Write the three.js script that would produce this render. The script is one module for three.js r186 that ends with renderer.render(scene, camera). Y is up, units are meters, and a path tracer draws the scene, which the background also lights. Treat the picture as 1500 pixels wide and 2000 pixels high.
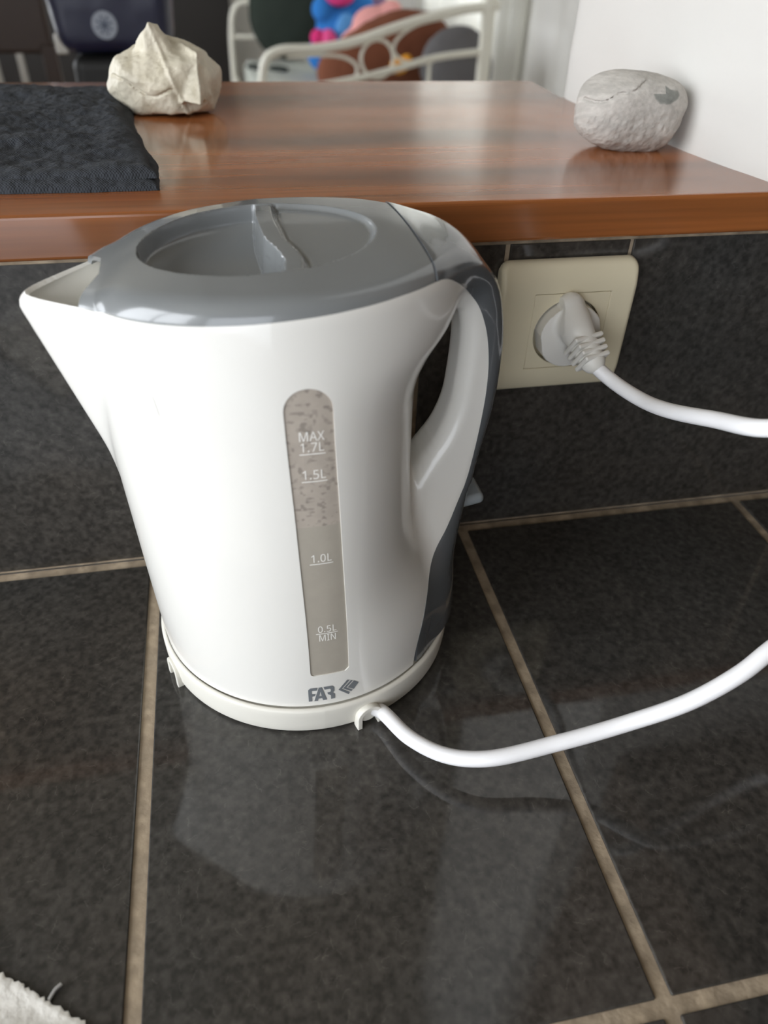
import * as THREE from 'three';
import { RoundedBoxGeometry } from 'three/addons/geometries/RoundedBoxGeometry.js';
import { mergeGeometries } from 'three/addons/utils/BufferGeometryUtils.js';
import { FontLoader } from 'three/addons/loaders/FontLoader.js';
import { RectAreaLightUniformsLib } from 'three/addons/lights/RectAreaLightUniformsLib.js';

// ------------------------------------------------------------------ camera, sky, daylight, exposure
const scene = new THREE.Scene();
const camera = new THREE.PerspectiveCamera(2 * Math.atan(1000 / 1459.6) * 180 / Math.PI, 0.75, 0.02, 40);
camera.position.set(-0.13795, 0.32764, 0.37044);
camera.rotation.order = 'YXZ';
camera.rotation.set(-0.67952, -0.22080, 0.03736);
camera.focus = 0.37;
camera.userData.fStop = 6.8;
scene.add(camera);
const renderer = new THREE.WebGLRenderer({ antialias: true });
renderer.toneMapping = THREE.LinearToneMapping;
renderer.toneMappingExposure = 0.78;
renderer.shadowMap.enabled = true;
RectAreaLightUniformsLib.init();
scene.background = new THREE.Color(3.2, 3.4, 3.7);      // bright overcast sky outside the windows
function daylight(name, x, y, z, w, h, tx, ty, tz, strength) {
  const l = new THREE.RectAreaLight(new THREE.Color(0.97, 1.0, 1.03), strength, w, h);
  l.name = name; l.position.set(x, y, z); l.lookAt(tx, ty, tz); scene.add(l);
}
daylight('kitchen_window_daylight', -1.66, 0.72, 0.70, 1.5, 1.2, 0, 0.72, 0.70, 7.6);
daylight('kitchen_door_daylight', -0.95, 0.40, 1.86, 1.1, 1.6, -0.95, 0.40, 0, 0.9);
daylight('curtain_window_daylight', 1.26, 0.55, -4.1, 1.4, 1.3, 0, 0.55, -4.1, 2.6);
daylight('living_window_daylight', -2.06, 0.55, -3.0, 1.8, 1.4, 0, 0.55, -3.0, 6.5);

// ------------------------------------------------------------------ random, noise, textures
let seed = 7;
const rnd = () => { seed = (seed * 1664525 + 1013904223) >>> 0; return seed / 4294967296; };
const hash = (x, y, s) => { let h = (x * 374761393 + y * 668265263 + s * 982451653) | 0; h = Math.imul(h ^ (h >>> 13), 1274126177); h ^= h >>> 16; return (h >>> 0) / 4294967296; };
const sm = (t) => t * t * (3 - 2 * t);
function vnoise(x, y, px, py, s) {
  const x0 = Math.floor(x), y0 = Math.floor(y), fx = sm(x - x0), fy = sm(y - y0);
  const m = (a, p) => ((a % p) + p) % p;
  const a = hash(m(x0, px), m(y0, py), s), b = hash(m(x0 + 1, px), m(y0, py), s), c = hash(m(x0, px), m(y0 + 1, py), s), d = hash(m(x0 + 1, px), m(y0 + 1, py), s);
  return a + (b - a) * fx + (c - a) * fy + (a - b - c + d) * fx * fy;
}
function fbm(u, v, fx, fy, oct, s) {
  let r = 0, a = 0.5, t = 0;
  for (let i = 0; i < oct; i++) { r += a * vnoise(u * fx, v * fy, fx, fy, s + i); t += a; a *= 0.5; fx *= 2; fy *= 2; }
  return r / t;
}
function n3(x, y, z, s) {
  const z0 = Math.floor(z), f = sm(z - z0), B = 1 << 20;
  return vnoise(x, y, B, B, s + z0 * 17) * (1 - f) + vnoise(x, y, B, B, s + (z0 + 1) * 17) * f;
}
const fb3 = (x, y, z, s, o = 4) => { let r = 0, a = 0.5; for (let i = 0; i < o; i++) { r += a * (n3(x, y, z, s + i * 31) - 0.5); a *= 0.5; x *= 2.03; y *= 2.03; z *= 2.03; } return r; };
function tex(w, h, fn, srgb, clampIt) {
  const d = new Uint8Array(w * h * 4);
  for (let j = 0; j < h; j++) for (let i = 0; i < w; i++) {
    const c = fn((i + 0.5) / w, (j + 0.5) / h, i, j), k = (j * w + i) * 4;
    if (typeof c === 'number') d[k] = d[k + 1] = d[k + 2] = Math.max(0, Math.min(255, c)); else for (let q = 0; q < 3; q++) d[k + q] = Math.max(0, Math.min(255, c[q]));
    d[k + 3] = 255;
  }
  const t = new THREE.DataTexture(d, w, h);
  t.wrapS = t.wrapT = clampIt ? THREE.ClampToEdgeWrapping : THREE.RepeatWrapping;
  t.magFilter = THREE.LinearFilter; t.minFilter = THREE.LinearFilter;
  if (srgb) t.colorSpace = THREE.SRGBColorSpace;
  t.needsUpdate = true;
  return t;
}
const scaled = (t, sx, sy = sx) => { const c = t.clone(); c.repeat.set(sx, sy); c.needsUpdate = true; return c; };
const std = (o) => new THREE.MeshStandardMaterial(o);
const phys = (o) => new THREE.MeshPhysicalMaterial(o);

// dark mottled stoneware: colour, relief and gloss
const scratch = new Float32Array(1024 * 1024);
for (let k = 0; k < 5200; k++) {
  let x = rnd() * 1024, y = rnd() * 1024, a = rnd() * 6.28; const n = 3 + rnd() * 11, s = (rnd() - 0.35) * 1.0;
  for (let i = 0; i < n; i++) { const q = ((y & 1023) << 10) | (x & 1023); scratch[q] = s; x = (x + Math.cos(a) + 1024) % 1024; y = (y + Math.sin(a) + 1024) % 1024; a += (rnd() - 0.5) * 0.9; }
}
const tileN = (u, v) => fbm(u, v, 5, 5, 6, 11) - 0.5;
const tileMap = tex(1024, 1024, (u, v, i, j) => {
  const a = tileN(u, v), b = fbm(u, v, 150, 150, 3, 41) - 0.5, w = fbm(u, v, 3, 3, 3, 77) - 0.5, s = scratch[(j << 10) | i];
  const g = 60 + a * 18 + b * 36 + s * 26;
  return [g * (1.04 + 0.10 * w), g * (1 - 0.02 * w), g * (0.945 - 0.12 * w)];
}, true);
const tileRough = tex(512, 512, (u, v) => 16 + (fbm(u, v, 6, 6, 5, 21) - 0.5) * 8 + (fbm(u, v, 70, 70, 2, 51) - 0.5) * 14, false);
const tileBump = tex(1024, 1024, (u, v, i, j) => 128 + (fbm(u, v, 24, 24, 4, 91) - 0.5) * 90 + scratch[(j << 10) | i] * 30, false);
const groutMap = tex(256, 256, (u, v) => { const a = fbm(u, v, 8, 8, 5, 5), d = fbm(u, v, 3, 3, 3, 9); return [172 * (0.72 + 0.5 * a) - 22 * d, 160 * (0.70 + 0.5 * a) - 24 * d, 142 * (0.68 + 0.5 * a) - 26 * d]; }, true);
// varnished reddish board, grain along x
const woodFn = (u, v) => {
  const w = fbm(u, v, 3, 10, 4, 61), g = fbm(u, v + w * 0.06, 3, 46, 5, 71), f = fbm(u, v, 10, 220, 3, 81), dk = Math.max(0, fbm(u, v, 3, 12, 4, 33) - 0.50) * 2.4;
  return [g, f, dk, w];
};
const woodMap = tex(1024, 1024, (u, v) => {
  const [g, f, dk, w] = woodFn(u, v); const k = 0.70 + 0.42 * g + 0.16 * (f - 0.5); const d = 1 - 0.55 * Math.min(1, dk);
  return [166 * k * d + 4, (94 + 8 * w) * k * d + 3, (46 + 8 * w) * k * d + 3];
}, true);
const woodRough = tex(512, 512, (u, v) => 34 + fbm(u, v, 12, 12, 4, 15) * 34, false);
const plasterBump = tex(512, 512, (u, v) => 128 + (fbm(u, v, 6, 6, 6, 101) - 0.5) * 200, false);
const weaveBump = tex(512, 512, (u, v) => 128 + 22 * Math.sin(u * 6.2832 * 64) * Math.sin(v * 6.2832 * 64) + (fbm(u, v, 24, 30, 4, 55) - 0.5) * 240, false);
const plainNoise = tex(512, 512, (u, v) => 128 + (fbm(u, v, 30, 30, 4, 57) - 0.5) * 180, false);

// ------------------------------------------------------------------ materials
const M = {
  tile: std({ map: tileMap, roughnessMap: tileRough, roughness: 1, bumpMap: tileBump, bumpScale: 0.00006 }),
  grout: std({ map: groutMap, roughness: 0.9, bumpMap: plainNoise, bumpScale: 0.0004 }),
  wood: phys({ map: woodMap, roughnessMap: woodRough, roughness: 1, clearcoat: 0.35, clearcoatRoughness: 0.12 }),
  wallWhite: std({ color: '#cfcdc8', roughness: 0.85, bumpMap: plasterBump, bumpScale: 0.0025 }),
  wallPlain: std({ color: '#f0eee9', roughness: 0.9 }),
  wallWarm: std({ color: '#715f49', roughness: 0.9 }),
  ceiling: std({ color: '#8f8878', roughness: 0.9 }),
  floor: std({ color: '#8f7a66', roughness: 0.5 }),
  dark: std({ color: '#1a1817', roughness: 0.55 }),
  white: phys({ color: '#eceae4', roughness: 0.34, clearcoat: 0.6, clearcoatRoughness: 0.05, ior: 1.5 }),
  whiteMatt: std({ color: '#e6e3d9', roughness: 0.42 }),
  cord: std({ color: '#eeedee', roughness: 0.38 }),
  plug: std({ color: '#e2dfd8', roughness: 0.42 }),
  grey: phys({ color: '#7c7f80', roughness: 0.20, clearcoat: 0.5, clearcoatRoughness: 0.06 }),
  greyDark: phys({ color: '#5f6265', roughness: 0.16, clearcoat: 0.6, clearcoatRoughness: 0.05 }),
  lever: std({ color: '#8b9194', roughness: 0.3 }),
  socket: std({ color: '#dcd2b6', roughness: 0.38 }),
  hole: std({ color: '#1a1917', roughness: 0.7 }),
  ink: std({ color: '#f4f2ec', roughness: 0.5 }),
  logo: std({ color: '#75797d', roughness: 0.4 }),
  cloth: std({ color: '#34373c', roughness: 1, bumpMap: weaveBump, bumpScale: 0.0014 }),
  paper: std({ color: '#efece5', roughness: 0.95, bumpMap: plainNoise, bumpScale: 0.0008 }),
  frame: std({ color: '#f1efe2', roughness: 0.4 }),
  metal: std({ color: '#b9b6b0', roughness: 0.3, metalness: 0.8 }),
};

// ------------------------------------------------------------------ mesh helpers
const used = {};
const numbered = (n) => { used[n] = (used[n] ?? -1) + 1; return used[n] ? `${n}_${String(used[n]).padStart(3, '0')}` : n; };
function shadow(o) { o.castShadow = true; o.receiveShadow = true; return o; }
function part(name, geo, mat, parent, label) { const m = shadow(new THREE.Mesh(geo, mat)); m.name = name; if (label) m.userData.label = label; parent.add(m); return m; }
function thing(name, label, category, pos = [0, 0, 0], turn = 0, group) {
  const g = new THREE.Group(); g.name = numbered(name); g.position.set(...pos); g.rotation.y = turn; g.userData = { label, category }; if (group) g.userData.group = group; scene.add(g); return g;
}
function solo(name, geo, mat, label, category, pos = [0, 0, 0], group) {
  const m = part(numbered(name), geo, mat, scene); m.position.set(...pos); m.userData = { label, category }; if (group) m.userData.group = group; return m;
}
function struct(name, geo, mat) { const m = part(name, geo, mat, scene); m.userData.kind = 'structure'; return m; }
function structGroup(name) { const g = new THREE.Group(); g.name = name; g.userData.kind = 'structure'; scene.add(g); return g; }
function boxUV(g) {          // texture coordinates in metres, from the geometry's own positions
  const p = g.attributes.position, n = g.attributes.normal, uv = new Float32Array(p.count * 2);
  for (let i = 0; i < p.count; i++) {
    const ax = Math.abs(n.getX(i)), ay = Math.abs(n.getY(i)), az = Math.abs(n.getZ(i));
    const [a, b] = ay >= ax && ay >= az ? [p.getX(i), p.getZ(i)] : az >= ax ? [p.getX(i), p.getY(i)] : [p.getZ(i), p.getY(i)];
    uv[2 * i] = a; uv[2 * i + 1] = b;
  }
  g.setAttribute('uv', new THREE.BufferAttribute(uv, 2)); return g;
}
const box = (x0, x1, y0, y1, z0, z1) => boxUV(new THREE.BoxGeometry(x1 - x0, y1 - y0, z1 - z0).translate((x0 + x1) / 2, (y0 + y1) / 2, (z0 + z1) / 2));
const rbox = (x0, x1, y0, y1, z0, z1, r = 0.002, s = 3) => boxUV(new RoundedBoxGeometry(x1 - x0, y1 - y0, z1 - z0, s, r).translate((x0 + x1) / 2, (y0 + y1) / 2, (z0 + z1) / 2));
const V3 = (a) => new THREE.Vector3(...a);
const tube = (pts, r, seg = 60, rs = 12, closed = false) => new THREE.TubeGeometry(new THREE.CatmullRomCurve3(pts.map(V3), closed, 'centripetal'), seg, r, rs, closed);
for (const k of ['tile']) { for (const m of ['map', 'roughnessMap', 'bumpMap']) M[k][m] = scaled(M[k][m], 1 / 0.42); }
for (const m of ['map', 'bumpMap']) M.grout[m] = scaled(M.grout[m], 1 / 0.06);
M.wood.map = scaled(M.wood.map, 1 / 0.95, 1 / 0.5); M.wood.roughnessMap = scaled(M.wood.roughnessMap, 1 / 0.4);
M.wallWhite.bumpMap = scaled(M.wallWhite.bumpMap, 1 / 0.35);
M.cloth.bumpMap = scaled(M.cloth.bumpMap, 1 / 0.09); M.paper.bumpMap = scaled(M.paper.bumpMap, 1 / 0.08);

// signed field -> smooth mesh (surface nets, vertices pulled onto the surface, normals from the field)
function iso(f, lo, hi, h) {
  const n = [0, 1, 2].map((k) => Math.ceil((hi[k] - lo[k]) / h) + 1), [nx, ny, nz] = n, F = new Float32Array(nx * ny * nz);
  for (let k = 0, q = 0; k < nz; k++) for (let j = 0; j < ny; j++) for (let i = 0; i < nx; i++) F[q++] = f(lo[0] + i * h, lo[1] + j * h, lo[2] + k * h);
  const at = (i, j, k) => (k * ny + j) * nx + i, id = new Int32Array(nx * ny * nz).fill(-1), pos = [];
  const E = [[0, 1], [2, 3], [4, 5], [6, 7], [0, 2], [1, 3], [4, 6], [5, 7], [0, 4], [1, 5], [2, 6], [3, 7]];
  for (let k = 0; k < nz - 1; k++) for (let j = 0; j < ny - 1; j++) for (let i = 0; i < nx - 1; i++) {
    const c = []; let neg = 0;
    for (let b = 0; b < 8; b++) { c[b] = F[at(i + (b & 1), j + ((b >> 1) & 1), k + (b >> 2))]; if (c[b] < 0) neg++; }
    if (!neg || neg === 8) continue;
    let x = 0, y = 0, z = 0, m = 0;
    for (const [a, b] of E) if ((c[a] < 0) !== (c[b] < 0)) {
      const t = c[a] / (c[a] - c[b]); m++;
      x += (a & 1) + t * ((b & 1) - (a & 1)); y += ((a >> 1) & 1) + t * (((b >> 1) & 1) - ((a >> 1) & 1)); z += (a >> 2) + t * ((b >> 2) - (a >> 2));
    }
    id[at(i, j, k)] = pos.length / 3; pos.push(lo[0] + (i + x / m) * h, lo[1] + (j + y / m) * h, lo[2] + (k + z / m) * h);
  }
  const idx = [], quad = (a, b, c, d, flip) => { if (a < 0 || b < 0 || c < 0 || d < 0) return; if (flip) idx.push(a, c, b, a, d, c); else idx.push(a, b, c, a, c, d); };
  for (let k = 1; k < nz - 1; k++) for (let j = 1; j < ny - 1; j++) for (let i = 1; i < nx - 1; i++) {
    const s = F[at(i, j, k)] < 0;
    if (s !== (F[at(i + 1, j, k)] < 0)) quad(id[at(i, j - 1, k - 1)], id[at(i, j, k - 1)], id[at(i, j, k)], id[at(i, j - 1, k)], !s);
    if (s !== (F[at(i, j + 1, k)] < 0)) quad(id[at(i - 1, j, k - 1)], id[at(i - 1, j, k)], id[at(i, j, k)], id[at(i, j, k - 1)], !s);
    if (s !== (F[at(i, j, k + 1)] < 0)) quad(id[at(i - 1, j - 1, k)], id[at(i, j - 1, k)], id[at(i, j, k)], id[at(i - 1, j, k)], !s);
  }
  const m = { pos, idx, nrm: [], f };
  settle(m, h); return m;
}
function grad(f, x, y, z, e = 2e-4) { return [(f(x + e, y, z) - f(x - e, y, z)) / (2 * e), (f(x, y + e, z) - f(x, y - e, z)) / (2 * e), (f(x, y, z + e) - f(x, y, z - e)) / (2 * e)]; }
function settle(m, h, from = 0) {
  const { pos, nrm, f } = m;
  for (let v = from; v < pos.length / 3; v++) {
    let x = pos[3 * v], y = pos[3 * v + 1], z = pos[3 * v + 2], g;
    for (let it = 0; it < 4; it++) {
      g = grad(f, x, y, z); const d = f(x, y, z), l2 = g[0] ** 2 + g[1] ** 2 + g[2] ** 2 || 1; let s = d / l2; const L = Math.abs(s) * Math.sqrt(l2); if (L > h * 0.5) s *= h * 0.5 / L;
      x -= s * g[0]; y -= s * g[1]; z -= s * g[2];
    }
    g = grad(f, x, y, z); const l = Math.hypot(...g) || 1;
    pos[3 * v] = x; pos[3 * v + 1] = y; pos[3 * v + 2] = z; nrm[3 * v] = g[0] / l; nrm[3 * v + 1] = g[1] / l; nrm[3 * v + 2] = g[2] / l;
  }
}
function clip(m, g, keepNeg = true) {                 // keep the side where g is below zero
  const s = keepNeg ? 1 : -1, nv = m.pos.length / 3, G = new Float32Array(nv), pos = [], nrm = [], idx = [], map = new Map(), cut = new Map();
  for (let v = 0; v < nv; v++) G[v] = s * g(m.pos[3 * v], m.pos[3 * v + 1], m.pos[3 * v + 2]);
  const keep = (v) => { let k = map.get(v); if (k === undefined) { k = pos.length / 3; map.set(v, k); for (let q = 0; q < 3; q++) { pos.push(m.pos[3 * v + q]); nrm.push(m.nrm[3 * v + q]); } } return k; };
  const cross = (a, b) => {
    if (a > b) [a, b] = [b, a];
    const key = a * 1e7 + b; let k = cut.get(key); if (k !== undefined) return k;
    let t0 = 0, t1 = 1, g0 = G[a], g1 = G[b], t = 0.5; const P = (t_) => [0, 1, 2].map((q) => m.pos[3 * a + q] * (1 - t_) + m.pos[3 * b + q] * t_);
    for (let it = 0; it < 6; it++) { t = t0 + (t1 - t0) * g0 / (g0 - g1); t = Math.min(t1, Math.max(t0, t)); const gv = s * g(...P(t)); if ((gv < 0) === (g0 < 0)) { t0 = t; g0 = gv; } else { t1 = t; g1 = gv; } if (Math.abs(g0 - g1) < 1e-12) break; }
    k = pos.length / 3; cut.set(key, k); pos.push(...P(t));
    const nn = [0, 1, 2].map((q) => m.nrm[3 * a + q] * (1 - t) + m.nrm[3 * b + q] * t), l = Math.hypot(...nn) || 1; nrm.push(...nn.map((q) => q / l)); return k;
  };
  for (let i = 0; i < m.idx.length; i += 3) {
    const t = [m.idx[i], m.idx[i + 1], m.idx[i + 2]], ins = t.map((v) => G[v] < 0), c = ins.filter(Boolean).length;
    if (c === 3) idx.push(...t.map(keep));
    else if (c === 1) { const k = ins.indexOf(true), a = t[k], b = t[(k + 1) % 3], d = t[(k + 2) % 3]; idx.push(keep(a), cross(a, b), cross(a, d)); }
    else if (c === 2) { const k = ins.indexOf(false), a = t[k], b = t[(k + 1) % 3], d = t[(k + 2) % 3], x = cross(a, b), y = cross(a, d); idx.push(keep(b), keep(d), y, keep(b), y, x); }
  }
  return { pos, nrm, idx, f: m.f };
}
function rimEdges(m) { const e = new Map(); for (let i = 0; i < m.idx.length; i += 3) for (let k = 0; k < 3; k++) { const a = m.idx[i + k], b = m.idx[i + (k + 1) % 3]; if (e.has(b * 1e7 + a)) e.delete(b * 1e7 + a); else e.set(a * 1e7 + b, [a, b]); } return [...e.values()]; }
function shell(m, { off = 0, depth = 0.0015, inner = false, uv } = {}) {      // panel of its own thickness: outer face, edge and (if seen) inner face
  const P = [], N = [], I = []; const nv = m.pos.length / 3;
  for (let v = 0; v < nv; v++) for (let q = 0; q < 3; q++) { P.push(m.pos[3 * v + q] + off * m.nrm[3 * v + q]); N.push(m.nrm[3 * v + q]); }
  for (const i of m.idx) I.push(i);
  if (inner) { for (let v = 0; v < nv; v++) for (let q = 0; q < 3; q++) { P.push(m.pos[3 * v + q] + (off - depth) * m.nrm[3 * v + q]); N.push(-m.nrm[3 * v + q]); } for (let i = 0; i < m.idx.length; i += 3) I.push(nv + m.idx[i], nv + m.idx[i + 2], nv + m.idx[i + 1]); }
  const inn = (v) => [0, 1, 2].map((q) => m.pos[3 * v + q] + (off - depth) * m.nrm[3 * v + q]), out = (v) => [0, 1, 2].map((q) => m.pos[3 * v + q] + off * m.nrm[3 * v + q]);
  for (const [a, b] of rimEdges(m)) {
    const A = V3(out(a)), B = V3(out(b)), Ai = V3(inn(a)), Bi = V3(inn(b)), nn = new THREE.Vector3().subVectors(Ai, A).cross(new THREE.Vector3().subVectors(B, A)).normalize();
    if (!(nn.lengthSq() > 0.5)) continue;
    const k = P.length / 3; for (const p of [A, B, Bi, Ai]) { P.push(p.x, p.y, p.z); N.push(nn.x, nn.y, nn.z); } I.push(k, k + 2, k + 1, k, k + 3, k + 2);
  }
  const g = new THREE.BufferGeometry(); g.setAttribute('position', new THREE.Float32BufferAttribute(P, 3)); g.setAttribute('normal', new THREE.Float32BufferAttribute(N, 3));
  const U = new Float32Array(P.length / 3 * 2); for (let v = 0; v < P.length / 3; v++) { const [a, b] = uv ? uv(P[3 * v], P[3 * v + 1], P[3 * v + 2]) : [P[3 * v], P[3 * v + 1]]; U[2 * v] = a; U[2 * v + 1] = b; }
  g.setAttribute('uv', new THREE.BufferAttribute(U, 2)); g.setIndex(I); return g;
}
const solid = (f, lo, hi, h, uv) => shell(iso(f, lo, hi, h), { uv });
const smin = (a, b, k) => { const h = Math.max(k - Math.abs(a - b), 0) / k; return Math.min(a, b) - h * h * k * 0.25; };
const smax = (a, b, k) => -smin(-a, -b, k);
function table(xs, ys) {                                // smooth curve through the points
  const n = xs.length, d = xs.map((_, i) => { if (i === 0) return (ys[1] - ys[0]) / (xs[1] - xs[0]); if (i === n - 1) return (ys[n - 1] - ys[n - 2]) / (xs[n - 1] - xs[n - 2]); const a = (ys[i] - ys[i - 1]) / (xs[i] - xs[i - 1]), b = (ys[i + 1] - ys[i]) / (xs[i + 1] - xs[i]); return a * b <= 0 ? 0 : 2 * a * b / (a + b); });
  return (x) => {
    if (x <= xs[0]) return ys[0] + d[0] * (x - xs[0]); if (x >= xs[n - 1]) return ys[n - 1] + d[n - 1] * (x - xs[n - 1]);
    let i = 0; while (x > xs[i + 1]) i++; const h = xs[i + 1] - xs[i], t = (x - xs[i]) / h, t2 = t * t, t3 = t2 * t;
    return ys[i] * (2 * t3 - 3 * t2 + 1) + h * d[i] * (t3 - 2 * t2 + t) + ys[i + 1] * (-2 * t3 + 3 * t2) + h * d[i + 1] * (t3 - t2);
  };
}
const flat = (xs, ys) => { const t = table(xs, ys); return (x) => t(Math.min(xs[xs.length - 1], Math.max(xs[0], x))); };

// ------------------------------------------------------------------ the room
const CEIL = 1.6, FLOOR = -0.9;
struct('floor', box(-2.2, 2.2, FLOOR - 0.1, FLOOR, -5.5, 2.0), M.floor);
struct('ceiling', box(-2.2, 2.2, CEIL, CEIL + 0.1, -5.5, 2.0), M.ceiling);
// left wall with two window openings
const wl = structGroup('wall_left');
const wp = (n, ...a) => part(n, box(...a), M.wallPlain, wl);
wp('wall_panel', -1.70, -1.58, FLOOR, CEIL, 1.48, 1.9); wp('wall_panel', -1.70, -1.58, FLOOR, CEIL, -0.6, -0.08);
wp('wall_panel', -1.70, -1.58, FLOOR, 0.10, -0.08, 1.48); wp('wall_panel', -1.70, -1.58, 1.34, CEIL, -0.08, 1.48);
wp('wall_panel', -2.1, -1.58, FLOOR, CEIL, -0.72, -0.6);
wp('wall_panel', -2.1, -1.98, FLOOR, CEIL, -2.06, -0.72); wp('wall_panel', -2.1, -1.98, FLOOR, CEIL, -5.4, -3.94);
wp('wall_panel', -2.1, -1.98, FLOOR, -0.18, -3.94, -2.06); wp('wall_panel', -2.1, -1.98, 1.28, CEIL, -3.94, -2.06);
const wr = structGroup('wall_rear');                       // with an opening for the glazed door
for (const a of [[-1.7, -1.52, FLOOR, CEIL], [-0.38, 1.4, FLOOR, CEIL], [-1.52, -0.38, 1.22, CEIL], [-1.52, -0.38, FLOOR, -0.42]]) part('wall_panel', box(...a, 1.8, 1.9), M.wallWarm, wr);
struct('wall_far', box(-2.1, 1.3, FLOOR, CEIL, -5.4, -5.3), M.wallPlain);
struct('wall_kitchen_right', box(1.3, 1.4, FLOOR, CEIL, -0.3, 1.8), M.wallWarm);
const wv = structGroup('wall_living_right');               // with a window behind the curtain
for (const a of [[FLOOR, CEIL, -3.38, -0.247], [FLOOR, CEIL, -5.3, -4.82], [FLOOR, -0.12, -4.82, -3.38], [1.22, CEIL, -4.82, -3.38]]) part('wall_panel', box(1.2, 1.3, ...a), M.wallPlain, wv);
// white plastered wall that stands on the bar top; its end face leans a little from square and is uneven
{
  const g = new THREE.PlaneGeometry(1, 1, 40, 60), p = g.attributes.position, uv = [];
  const faces = [];
  const N = 44, Hh = 50, zA = -0.247, zB = -0.004, yA = 0.2165, yB = CEIL;
  const xw = flat([-0.247, -0.2055, -0.0785, -0.0163, 0], [0.1305, 0.133, 0.1445, 0.157, 0.161]);
  const P = [], I = [], U = [];
  for (let j = 0; j <= Hh; j++) for (let i = 0; i <= N; i++) {
    const z = zA + (zB - zA) * i / N, yy = yA + (yB - yA) * Math.pow(j / Hh, 1.8);
    const wob = 0.0022 * fb3(z * 22, yy * 22, 3, 5) * 2;
    P.push(xw(z) + (i === 0 || i === N ? 0.0015 : 0) + wob, yy, z); U.push(z, yy);
  }
  for (let j = 0; j < Hh; j++) for (let i = 0; i < N; i++) { const a = j * (N + 1) + i, b = a + 1, c = a + N + 1, d = c + 1; I.push(a, b, d, a, d, c); }
  const e = new THREE.BufferGeometry(); e.setAttribute('position', new THREE.Float32BufferAttribute(P, 3)); e.setAttribute('uv', new THREE.Float32BufferAttribute(U, 2)); e.setIndex(I); e.computeVertexNormals();
  const core = structGroup('wall_right');
  part('wall_face', e, M.wallWhite, core);
  part('wall_core', box(0.166, 1.3, 0.2165, CEIL, -0.245, -0.004), M.wallWhite, core);
  part('wall_end', box(0.1325, 0.17, 0.2165, CEIL, -0.247, -0.2445), M.wallWhite, core);
}
// bar wall faced with 30 x 20 cm dark tiles
const wb = structGroup('wall_back');
wb.position.z = -0.004;
part('wall_core', box(-1.58, 1.3, FLOOR, 0.195, -0.14, -0.0075), M.wallPlain, wb);
part('sealing_strip', rbox(-1.0, 1.0, 0.1915, 0.1956, -0.004, 0.0010, 0.0009, 2), M.grout, wb);
part('grout', box(-1.0, 1.0, -0.001, 0.1952, -0.0076, -0.0009), M.grout, wb);
const tileR = (x0, x1, y0, y1, z0, z1) => rbox(x0, x1, y0, y1, z0, z1, 0.0009, 2);
const vt = (x0, x1, y0, y1) => part('wall_tile', tileR(x0, x1, y0, y1, -0.0072, 0), M.tile, wb);
const g2 = 0.003, T0 = 0.0005, T1 = 0.1925;
for (const [a, b] of [[-0.939, -0.639], [-0.639, -0.339], [-0.339, -0.039]]) vt(a + g2, b - g2, T0, T1);
{ // the tile behind the socket is notched; a small filler sits in the notch
  const s = new THREE.Shape([[-0.039 + g2, T0], [0.261 - g2, T0], [0.261 - g2, T1], [0.0805, T1], [0.0805, 0.178], [0.0070, 0.178], [0.0070, T1], [-0.039 + g2, T1]].map(([a, b]) => new THREE.Vector2(a, b)));
  part('wall_tile', boxUV(new THREE.ExtrudeGeometry(s, { depth: 0.0064, bevelEnabled: true, bevelThickness: 0.0008, bevelSize: 0.0006, bevelOffset: -0.0006, bevelSegments: 2 }).translate(0, 0, -0.0072)), M.tile, wb);
  vt(0.0095, 0.0785, 0.1795, T1 - 0.001);
}
vt(0.261 + g2, 0.561 - g2, T0, T1); vt(0.561 + g2, 0.861, T0, T1);
// tiled counter
const ct = thing('tiled_countertop', 'dark charcoal tiled countertop with pale grout lines under the kettle', 'countertop');
part('counter_body', box(-0.95, 0.95, FLOOR + 0.001, -0.0125, -0.0038, 0.575), M.wallPlain, ct);
part('grout', box(-0.95, 0.95, -0.0125, -0.0013, -0.0038, 0.58), M.grout, ct);
const gx = [-0.814, -0.609, -0.4062, -0.2023, 0, 0.2059, 0.4118, 0.617, 0.82], gz = [[0.0032, 0.2912], [0.2912, 0.577]], gh = 0.0033;
for (let i = 0; i < gx.length - 1; i++) for (const [z0, z1] of gz) {
  const g = rbox(gx[i] + gh, gx[i + 1] - gh, -0.011, 0, z0 + (z0 > 0.1 ? gh : 0), z1 - gh, 0.0009, 2);
  const uv = g.attributes.uv, o = [rnd(), rnd()]; for (let k = 0; k < uv.count; k++) uv.setXY(k, uv.getX(k) + o[0], uv.getY(k) + o[1]);
  part('counter_tile', g, M.tile, ct);
}
// grout fillet in the corner between counter and wall
// wooden bar top
{
  const sh = new THREE.Shape(); sh.moveTo(-1.2, 0.3175); sh.lineTo(0.1297, 0.3175); sh.lineTo(0.1297, 0.247); sh.lineTo(0.9, 0.247); sh.lineTo(0.9, -0.0035); sh.lineTo(-1.2, -0.0035);
  const g = new THREE.ExtrudeGeometry(sh, { depth: 0.0171, bevelEnabled: true, bevelThickness: 0.0018, bevelSize: 0.0018, bevelSegments: 3, steps: 1 });
  g.rotateX(-Math.PI / 2); g.translate(0, 0.1976, 0);
  const b = boxUV(g);
  const bar = thing('wooden_bar_top', 'glossy reddish brown wooden bar top above the tiled wall', 'bar top');
  part('board', b, M.wood, bar);
}

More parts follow.
